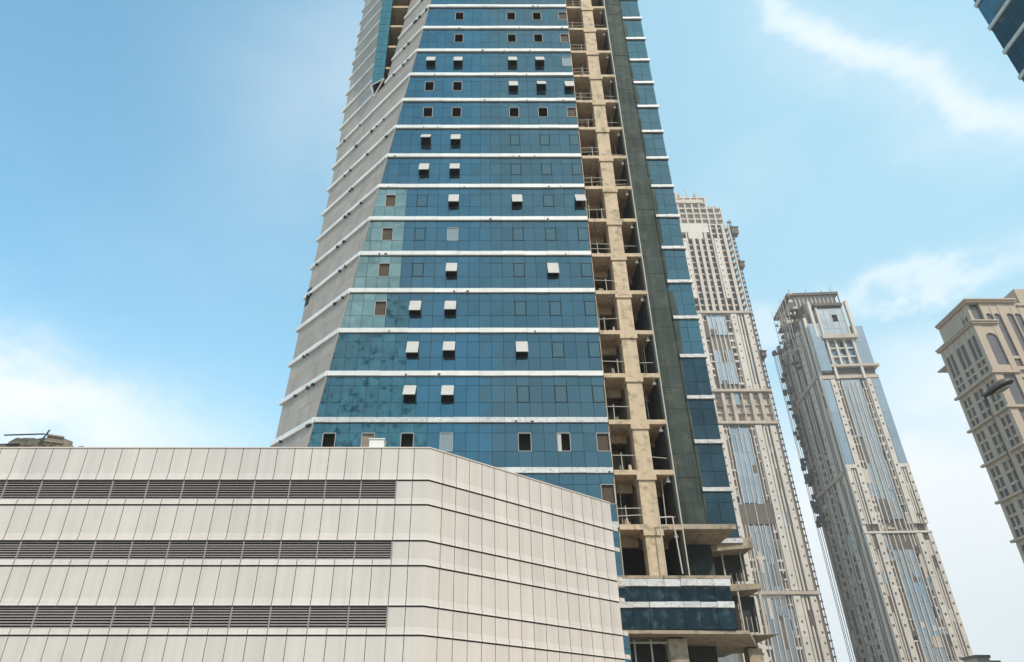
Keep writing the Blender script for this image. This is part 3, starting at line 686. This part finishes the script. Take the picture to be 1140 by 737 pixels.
wp = MB(T); wp.box(-12, 6, -.3, 1, 250.5, 257); wp.box(-6, 2, -.28, 1, 246, 250.45); wp.build('parapet_wall', 'beige', t2)
def topblock(u0, u1, z0, z1):
    for z in range(int(z0), int(z1), 4):
        s_.box(u0, u1, 0, D2 - 4, z, z + .7)
    for i in range(int((u1 - u0) / 4) + 1): s_.box(u0 + i * 4, u0 + i * 4 + .8, -.1, 1, z0, z1)
    s_.box(u0 + 1, u1 - 1, 1.6, D2 - 6, z0, z1 - .5)
s_ = MB(T); topblock(-17, 15.5, 256, 268); s_.build('stepped_top', 'peach', t2)
s_ = MB(T); topblock(-17, 7.5, 268, 277); s_.build('stepped_top', 'peach', t2)
cl_ = MB(T)
for i in range(26):
    u = -16 + i * .9; h = random.choice((.8, 1.5, 2.5, 3.5, 5.0)); cl_.box(u, u + random.uniform(.3, 1.0), random.uniform(0, 6), random.uniform(6, 9), 276.4, 276.4 + h)
for i in range(9):
    u = 8 + i * .85; cl_.box(u, u + .5, 0, 4, 268, 268 + random.uniform(.5, 2.6))
cl_.box(-16, 6, -.6, 0, 272, 274.5)
for i in range(5): cl_.tube((-14 + i * 4.5, 2, 276), (-15.5 + i * 4.7 + jit(1), 2, 283 + jit(2)), .16, 5)
cl_.build('rooftop_clutter', 'peach', t2)
ho = MB(T); ho.tube((W2 / 2 + 1.2, 3, 0), (W2 / 2 + 1.2, 3, 262), .22, 6); ho.tube((W2 / 2 + 2.2, 3, 0), (W2 / 2 + 2.2, 3, 262), .22, 6); z = 2
while z < 262:
    ho.box(W2 / 2 + .1, W2 / 2 + 2.4, 2.5, 3.4, z, z + .7); z += 3.0
ho.build('hoist_mast', 'brown', t2)
for z, s in ((251, 2.6), (228, 1.8), (172, 1.7)):
    h = MB(T); h.box(W2 / 2 + 1.0, W2 / 2 + 1.0 + s * 1.4, 1, 5, z, z + s * 1.6); h.box(W2 / 2 + .8, W2 / 2 + 1.4 + s * 1.4, .6, 5.4, z + s * 1.6 + .02, z + s * 1.6 + .5); h.build('hoist_cage', 'brown', t2)

# --- the one in the middle of the gap
t3 = thing('crowned_tower', 'beige tower under construction with grey glass strips, brown left side and boxy open crown', 'tower')
rot = R(-4.0); W3 = 26.0; D3 = 40.0
T = frame(166.4, 280, rot); H = W3 / 2
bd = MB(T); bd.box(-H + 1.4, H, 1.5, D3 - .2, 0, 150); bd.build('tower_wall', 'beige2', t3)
for sgn in (-1, 1):
    def U(a, b): return (a, b) if sgn > 0 else (-b, -a)
    for (za, zb) in ((0, 78), (82, 148)):
        pier(T, t3, *U(6.9, 9.0), za, zb, -.4, 1.6, 'beige', 1, 3.8)
        balconies(T, t3, *U(4.0, 6.8), za, zb, .2, sgn, 3.8)
    for (za, zb) in ((0, 78), (82, 106)):
        pier(T, t3, *U(9.5, 10.0), za, zb, .1, 1.6, 'beige', 0, name='slim_pier'); pier(T, t3, *U(10.5, 11.0), za, zb, .1, 1.6, 'beige', 0, name='slim_pier')
        pier(T, t3, *U(11.4, 13.0), za, zb, -.3, 1.6, 'beige', 1, 3.8)
    a, b = U(9.2, 12.9); glaze(T, t3, a, b, 107.5, 148, -.2, 'far_glass', 1, mull_=False)
    hd = MB(T); hd.box(a - .2, b + .2, -.4, 1.4, 105.8, 107.4); hd.build('strip_sill', 'beige', t3)
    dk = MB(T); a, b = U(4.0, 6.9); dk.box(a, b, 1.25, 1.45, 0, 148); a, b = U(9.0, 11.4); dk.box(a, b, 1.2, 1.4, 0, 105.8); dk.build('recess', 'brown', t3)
for (za, zb, m, n) in ((0, 40, 'far_glass2', 3), (40, 61, 'far_glass', 1), (61, 78, 'far_glass2', 3), (84, 148, 'far_glass2', 3)):
    glaze(T, t3, -3.9, 3.9, za, zb, .4, m, n)
TLs = lambda u, d, z: T(-H + d, u, z)
mf = MB(T)
for (a, b) in ((-11.3, -10.2), (-9.9, -9.1), (-5.5, -4.6), (-4, 3.9), (4.4, 6.6), (9.3, 10.1), (10.5, 11.3)): mf.box(a, b, .1, 1.4, 72, 80)
mf.build_each('plant_floor_opening', 'brown', t3)
patches(TLs, t3, [(1.2, 3.0), (5.7, 7.1), (8.1, 9.5), (13.8, 17.0), (20.6, 23.4), (29.8, 32.8), (35.8, 37.2)], 40, 180, 42, -.05)
patches(T, t3, [(-3.8, -.2), (.2, 3.8), (-6.8, -4.1), (4.1, 6.8), (-12.8, -9.3), (9.3, 12.8)], 30, 100, 46, .15)
ribs(T, t3, (-6.6, -5.4, -4.1, -2.0, 0, 2.0, 4.1, 5.4, 6.6), 2, 147, .0)
r_ = MB(T); r_.box(-H - .2, H + .2, -.5, 1.6, 78.2, 79.0); r_.build('ledge_band', 'beige', t3)
# left side (seen at a slant): piers, slots and rough strips, u runs back along the side
TL = lambda u, d, z: T(-H + d, u, z)
for (a, b, m, d0) in ((.1, 1.0, 'beige', -.15), (3.2, 5.6, 'beige', -.2), (7.2, 8.0, 'beige2', -.1), (9.6, 13.6, 'beige', -.2), (17.2, 18.0, 'beige', -.1), (19.6, 20.4, 'beige', -.15), (23.6, 26.2, 'beige', -.2), (27.4, 29.6, 'beige2', -.15), (33.0, 35.6, 'beige2', -.1), (37.4, 39.8, 'beige2', -.15)):
    pier(TL, t3, a, b, 0, random.uniform(176, 190), d0, 1.2, m, 1 if b - a > 2.5 else 0, 3.8, name='side_pier')
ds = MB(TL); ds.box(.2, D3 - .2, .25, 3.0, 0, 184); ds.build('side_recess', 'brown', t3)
z = 28
while z < 120:
    for (a, b) in ((14.0, 17.0), (20.6, 23.4), (29.8, 32.8)):
        if random.random() < .9:
            rg = MB(TL); rg.box(a + random.uniform(0, .8), b - random.uniform(0, .8), random.uniform(-.6, -.1), .3, z + jit(.4), z + random.uniform(.5, 2.2)); rg.build('side_balcony', 'beige2', t3)
    z += 3.8
for z in (104, 150): 
    r_ = MB(TL); r_.box(3, D3 - 4, -1.0, .8, z, z + 1.6); r_.build('side_ledge', 'beige2', t3)
sc = MB(TL)
for i in range(60):
    z = random.uniform(90, 188); u = random.uniform(10, 41) if z > 150 else random.uniform(33, 41); sc.box(u, u + random.uniform(.6, 2.5), -1.8, -.2, z, z + random.uniform(.5, 3))
for u in (38, 40.4, 42): sc.tube((u, -1.6, 2), (u, -1.6, 186), .14, 5)
sc.build('side_scaffold', 'brown', t3)
rs = MB(T); z = 4
while z < 104:
    if random.random() < .55: rs.box(H - .1, H + random.uniform(.25, .8), random.uniform(2, 6), random.uniform(6, 9), z, z + 1.4)
    z += 3.8
rs.build('side_bracket', 'brown', t3)
# crown
cw = MB(T); cw.box(-H + .5, H - .2, -.2, D3 - 1, 148.5, 150.2); cw.box(-H + .5, H + 1.4, -1.0, D3 - 1, 154.2, 155.4); cw.build_each('crown_ledge', 'beige2', t3)
cv = MB(T); cv.box(-H + 1.2, H - .4, 1.0, D3 - 2, 150.2, 154.2); cv.box(-H + 3.1, H - 4.5, 3.2, D3 - 6, 155.4, 192); cv.build('crown_core', 'brown', t3)
lg = glaze(T, t3, -12.4, -7.2, 152, 177.5, -1.4, 'far_glass', 1, mull_=False)
rgz = glaze(T, t3, 7.4, 13.4, 155.5, 176.5, .6, 'far_glass', 1, mull_=False)
cb = MB(T); cb.box(-12.2, -7.4, -.8, 6, 152, 177); cb.box(7.4, 13.2, 1.2, 12, 155.5, 176.2); cb.build_each('crown_wing', 'beige', t3)
cc = MB(T)
for u in (-5.6, -1.6, 2.4, 6.4): cc.box(u - .45, u + .45, -.4, .8, 155.4, 169)
for z in (159.5, 164): cc.box(-6, 6.8, -.2, .6, z, z + .6)
for u in (-5.6, 6.4): cc.box(u - .5, u + .5, -.9, .3, 148, 169)
cc.build_each('crown_column', 'beige', t3)
gl2 = glaze(T, t3, -5.5, 6.3, 156, 168.5, 1.2, 'far_glass', 4, 2.0)
bal = MB(T); bal.box(-7.6, 8.4, -2.2, 2, 168.8, 170.8); bal.build('crown_balcony', 'beige2', t3)
gl3 = glaze(T, t3, -5.6, 5.8, 171, 186, -.3, 'far_glass2', 4, 1.3)
cr = MB(T)
for u in (-9.2, 8.4): cr.box(u - .6, u + .6, -1.5, .4, 170, 190)
for u in (-9, 8.2): cr.box(u - .6, u + .6, D3 - 9, D3 - 8, 170, 190)
cr.box(-6.4, -5.7, -.6, 12, 170.8, 187); cr.box(5.9, 6.6, -.6, 12, 170.8, 187); cr.box(-6.4, 6.6, .6, 12, 186.2, 187)
cr.build_each('crown_post', 'beige', t3)
ct = MB(T); ct.box(-13.2, 12.0, 10, D3 - 6, 201.6, 203); ct.box(-12.6, 11.6, 10.4, D3 - 6, 193.4, 194.4); ct.box(-6.6, 6.8, -.8, 10, 188, 189.2)
for i in range(13): ct.box(-12.4 + i * 2.0, -12.0 + i * 2.0, 10.3, 10.8, 194.4, 201.6)
ct.build('crown_roof', 'brown', t3)
cp2 = MB(T); cp2.box(-11, 10, 11.2, D3 - 8, 194.5, 201.5); cp2.build('crown_parapet', 'peach', t3)
cl3 = MB(T)
for i in range(46):
    u = random.uniform(-17, -11.5); d = random.uniform(4, 26); z = random.uniform(170, 200); cl3.box(u, u + random.uniform(.3, 2.4), d, d + random.uniform(.5, 3), z, z + random.uniform(.4, 1.6))
for i in range(7): cl3.tube((-17 + jit(.6), 6 + i * 3, 168), (-17 + jit(.6), 6 + i * 3, 200 + jit(1.5)), .14, 5)
cl3.build('crown_scaffold', 'peach', t3)
for i, (u, h) in enumerate(((-11, 206), (-3, 205.5), (5, 205), (9.5, 206.5))):
    a = MB(T); a.tube((u, 11, 203), (u + jit(.4), 11, h), .13, 5); a.build('crown_aerial', 'brown', t3)

# ------------------------------------------------------------------ arcaded stone building at the right
ab = thing('arcaded_building', 'warm stone building with tall arched top windows at the right picture edge', 'building')
def facade(T, root, u0, u1, z0, z1, cols, rows, arch_rows=(), pw=.28, d=.0, nm='facade_wall', keep=8, order=lambda w: w[1]):
    """cols, rows: lists of (a,b) openings across and up; wall pieces fill the rest"""
    mb = MB(T); e = .75; xs = u0
    for (a, b) in cols + [(u1, u1)]:
        if a > xs: mb.box(xs, a, d, d + e, z0, z1)
        xs = b
    for (a, b) in cols:
        zs = z0
        for j, (p, q) in enumerate(rows + [(z1, z1)]):
            if p > zs + 1e-4: mb.box(a, b, d + .1, d + e, zs, p)
            zs = q
            if j in arch_rows:
                r = (b - a) / 2; cu = (a + b) / 2; zc = q - r; n = 8
                for sgn in (-1, 1):
                    poly = [(cu + sgn * r, d + .1, q), (cu, d + .1, q)] + [(cu + sgn * r * sin(pi / 2 * i / n), d + .1, zc + r * cos(pi / 2 * i / n)) for i in range(1, n + 1)]
                    m = len(poly); P2 = [(x, y + e - .1, z) for x, y, z in poly]
                    mb.loft(poly, P2)
    o = mb.build(nm, 'bwall', root)
    allw = sorted([(b, -q, a, b, p, q) for (a, b) in cols for (p, q) in rows], key=order)
    rest = MB(T)
    for n_, (_, _, a, b, p, q) in enumerate(allw):
        mb = MB(T) if n_ < keep else rest
        mb.box(a + .01, b - .01, d + .45, d + .55, p, q)
        if n_ < keep:
            w = mb.build('window', 'bwin', root)
            if q - p < 6:
                k = MB(T); um = (a + b) / 2; k.box(um - .05, um + .05, d + .38, d + .449, p, q); k.build('window_bar', 'bwall', w)
    if len(allw) > keep:
        r_ = rest.build('lower_windows', 'bwin', root); r_['kind'] = 'stuff'
    return o
XL = 125.0; YN = 150.0; YB = 165.0
mbm = MB(); mbm.box(XL + .8, 131, YN + .8, YB, 0, 95.4); mbm.box(XL + 3.8, 190, 153.4, 165, 0, 103.5); mbm.build('inner_wall', 'bwin', ab)
FT = lambda u, d, z: (XL + d, YN + u, z)                         # left face: u runs back along +Y
rows = []; zz = 86.5
rows_top = [(83.2, 84.6), (85.2, 86.6), (87.4, 93.6)]
body = []
z = 81.0
while z > 6:
    for i in range(3):
        body.append((z - 2.45 - i * 2.85, z - i * 2.85 - .25))
    z -= 9.3
body = sorted(body)
cols = [(1.1, 2.5), (2.9, 4.3), (5.7, 7.3), (7.7, 9.3), (10.9, 12.2), (12.6, 13.9)]
facade(FT, ab, 0, 15, 0, 96, cols, body + rows_top, arch_rows=(len(body) + 2,), keep=54)
FF = lambda u, d, z: (XL + u, YN + d, z)                         # narrow front of the corner pavilion
bf = []
z = 81.6
while z > 6: bf.append((z - 8.2, z)); z -= 9.3
bf = sorted(bf)
facade(FF, ab, .76, 6.2, 0, 96, [(1.9, 4.9)], bf + [(84.2, 93.4)], arch_rows=(len(bf),), nm='pavilion_wall')
UF = lambda u, d, z: (XL + 3 + u, 152.6 + d, z)                  # set-back main front
us = []
bu = []
z = 81.6
while z > 6:
    for i in range(4): bu.append((z - 1.75 - i * 2.2, z - i * 2.2 - .1))
    z -= 9.3
bu = sorted(bu)
ucols = []
u = 3.6
while u < 40:
    ucols += [(u, u + 1.75), (u + 2.1, u + 3.85)]; u += 5.4
facade(UF, ab, 2.9, 45, 0, 104.2, ucols, bu + [(83.0, 84.2), (85.2, 87.4), (88.2, 101.0)], arch_rows=(len(bu) + 2,), nm='main_front', keep=34, order=lambda w: w[0] * 1.6 + w[1])
US = lambda u, d, z: (XL + 3.0 + d, 152.6 + u, z)                # set-back side above the lower roof
facade(US, ab, .76, 13.5, 95, 104.2, [(2.0, 3.0), (3.3, 4.3)], [(97.4, 101.4)], arch_rows=(0,), nm='upper_side')
co = MB()
def cornice(x0_, x1_, y0_, y1_, z, p, h):
    co.box(x0_ - p, x1_, y0_ - p, y1_, z, z + h)
cornice(XL, 131.3, YN, YB + .5, 96.0, .55, .5); cornice(XL, 131.3, YN, YB + .5, 96.52, .85, .35)
cornice(XL + 3, 140.6, 152.6, YB + 1, 104.2, .6, .5); cornice(XL + 3, 140.6, 152.6, YB + 1, 104.72, .95, .4)
co.box(140.7, 175, 152.2, 190, 103.2, 103.6)
z = 81.8
while z > 5: co.box(XL - .75, XL - .003, YN - .4, YB + .7, z, z + .55); co.box(XL + .0, 131.25, YN - .45, YN - .003, z, z + .5); co.box(131.3, 172, 152.2, 152.597, z, z + .5); z -= 9.3
co.build('cornice', 'bwall', ab)
rp = MB(); rp.box(142.5, 160, 153, 170, 103.7, 109); rp.build('rooftop_room', 'bwall', ab)

# ------------------------------------------------------------------ glass tower corner at the top right
ct_ = thing('corner_tower', 'blue glass tower corner with slanting white bands at the top right', 'tower', None)
XW = 54.2; YE = 46.2
b = MB(); b.box(XW + .25, XW + 26, 6, YE - .25, 0, 98); b.build('tower_core', 'core', ct_)
gl = MB()
zb0 = 68.2 - 16 * 4
for k in range(23):
    z = zb0 + 4 * k
    for i in range(36):
        for (a, c) in ((.26, 1.5), (1.5, 2.97), (2.97, 3.74)):
            ya = YE - (i + 1) * 1.1 + .012; yb = YE - i * 1.1 - .012; d = [jit(.006) for _ in range(4)]
            gl.quad((XW + d[0], ya, z + a + .012), (XW + d[1], yb, z + a + .012), (XW + d[2], yb, z + c - .012), (XW + d[3], ya, z + c - .012))
    gl.box(XW + .1, XW + 26, YE - .2, YE, z + .26, z + 3.74); gl.box(XW + .1, XW + 26, 6.0, 6.2, z + .26, z + 3.74)
gl.build('corner_glazing', 'glass_corner', ct_)
for k in range(24):
    z = zb0 + 4 * k; b = MB(); b.box(XW - .17, XW + .2, 6, YE + .12, z - .24, z + .24); b.box(XW + .2, XW + 26, YE - .2, YE + .12, z - .24, z + .24); b.build('corner_band', 'band', ct_)

# ------------------------------------------------------------------ street lamp and the small far rooftop
lamp = thing('street_lamp', 'bronze street lamp head on a slim pole in front of the stone building', 'street lamp')
def ringlamp(t, half, up, dn):
    pass
HB = Vector((13.06, 16.3, 9.72)); HD = Vector((.84, -.45, .37)).normalized(); SD = Vector((.42, .89, .0)); SD = (SD - HD * SD.dot(HD)).normalized(); UP = SD.cross(HD) * -1
if UP.z < 0: UP = -UP
lh = MB(); sec = [(-.02, .04, .04, .04), (.08, .075, .07, .05), (.22, .16, .13, .06), (.38, .215, .17, .065), (.54, .225, .17, .06), (.68, .18, .13, .05), (.76, .10, .06, .04)]
rings = []
for (t, w, hu, hd) in sec:
    rings.append([HB + HD * t + SD * (w * cos(a)) + UP * ((hu if sin(a) > 0 else hd) * sin(a)) for a in [2 * pi * i / 14 for i in range(14)]])
vv = [tuple(p) for r_ in rings for p in r_]
lh.add(vv, [(i * 14 + j, i * 14 + (j + 1) % 14, (i + 1) * 14 + (j + 1) % 14, (i + 1) * 14 + j) for i in range(len(rings) - 1) for j in range(14)] + [tuple(range(14)), tuple(range(14 * (len(rings) - 1), 14 * len(rings)))])
lh.build('lamp_head', 'lamp_metal', lamp, smooth=True)
ln = MB(); LC = HB + HD * .42 - UP * .062; rr = []
for (f, dz) in ((1.0, 0), (.8, -.035), (.45, -.055)):
    rr += [tuple(LC + HD * (.24 * f * cos(2 * pi * i / 16)) + SD * (.135 * f * sin(2 * pi * i / 16)) + UP * dz) for i in range(16)]
ln.add(rr, [(i * 16 + j, i * 16 + (j + 1) % 16, (i + 1) * 16 + (j + 1) % 16, (i + 1) * 16 + j) for i in range(2) for j in range(16)] + [tuple(range(32, 48)), tuple(range(16))])
ln.build('lamp_lens', 'lamp_lens', lamp, smooth=True)
lp = MB(); lp.tube((HB.x + .02, HB.y + .02, .1), (HB.x + .02, HB.y + .02, 9.72), .07, 12, .03); lp.build('lamp_pole', 'lamp_metal', lamp, smooth=True)
lb = MB(); lb.box(HB.x - .2, HB.x + .24, HB.y - .2, HB.y + .24, 0.004, .12); lb.build('lamp_base', 'lamp_metal', lamp)
lr = thing('far_rooftop', 'small pale building top with dark rim beside the foot of the crowned tower', 'building')
b = MB(); b.box(129.3, 132.6, 200, 206, 0, 23.7); b.build('wall', 'bwall', lr)
b = MB(); b.box(129.0, 132.9, 199.7, 206.3, 23.703, 24.4); b.build('roof_rim', 'brown', lr)
b = MB(); b.box(132.61, 136, 201, 206, 0, 23.2); b.build('annex_wall', 'far_glass', lr)

# ------------------------------------------------------------------ thin air between here and the far towers
hz = MB(); hz.box(-1510, 1510, -1210, 1610, -1.6, 292); hz = hz.build('haze', 'kerb', kind='stuff')
hm = bpy.data.materials.new('haze_air'); hm.use_nodes = True; N = hm.node_tree.nodes
for n in list(N): N.remove(n)
ho_ = N.new('ShaderNodeOutputMaterial'); pv = N.new('ShaderNodeVolumePrincipled')
pv.inputs['Color'].default_value = (.93, .95, .97, 1); pv.inputs['Density'].default_value = .00043; pv.inputs['Anisotropy'].default_value = .0
hm.node_tree.links.new(pv.outputs[0], ho_.inputs['Volume']); hz.data.materials.clear(); hz.data.materials.append(hm)
scene.cycles.volume_bounces = 0
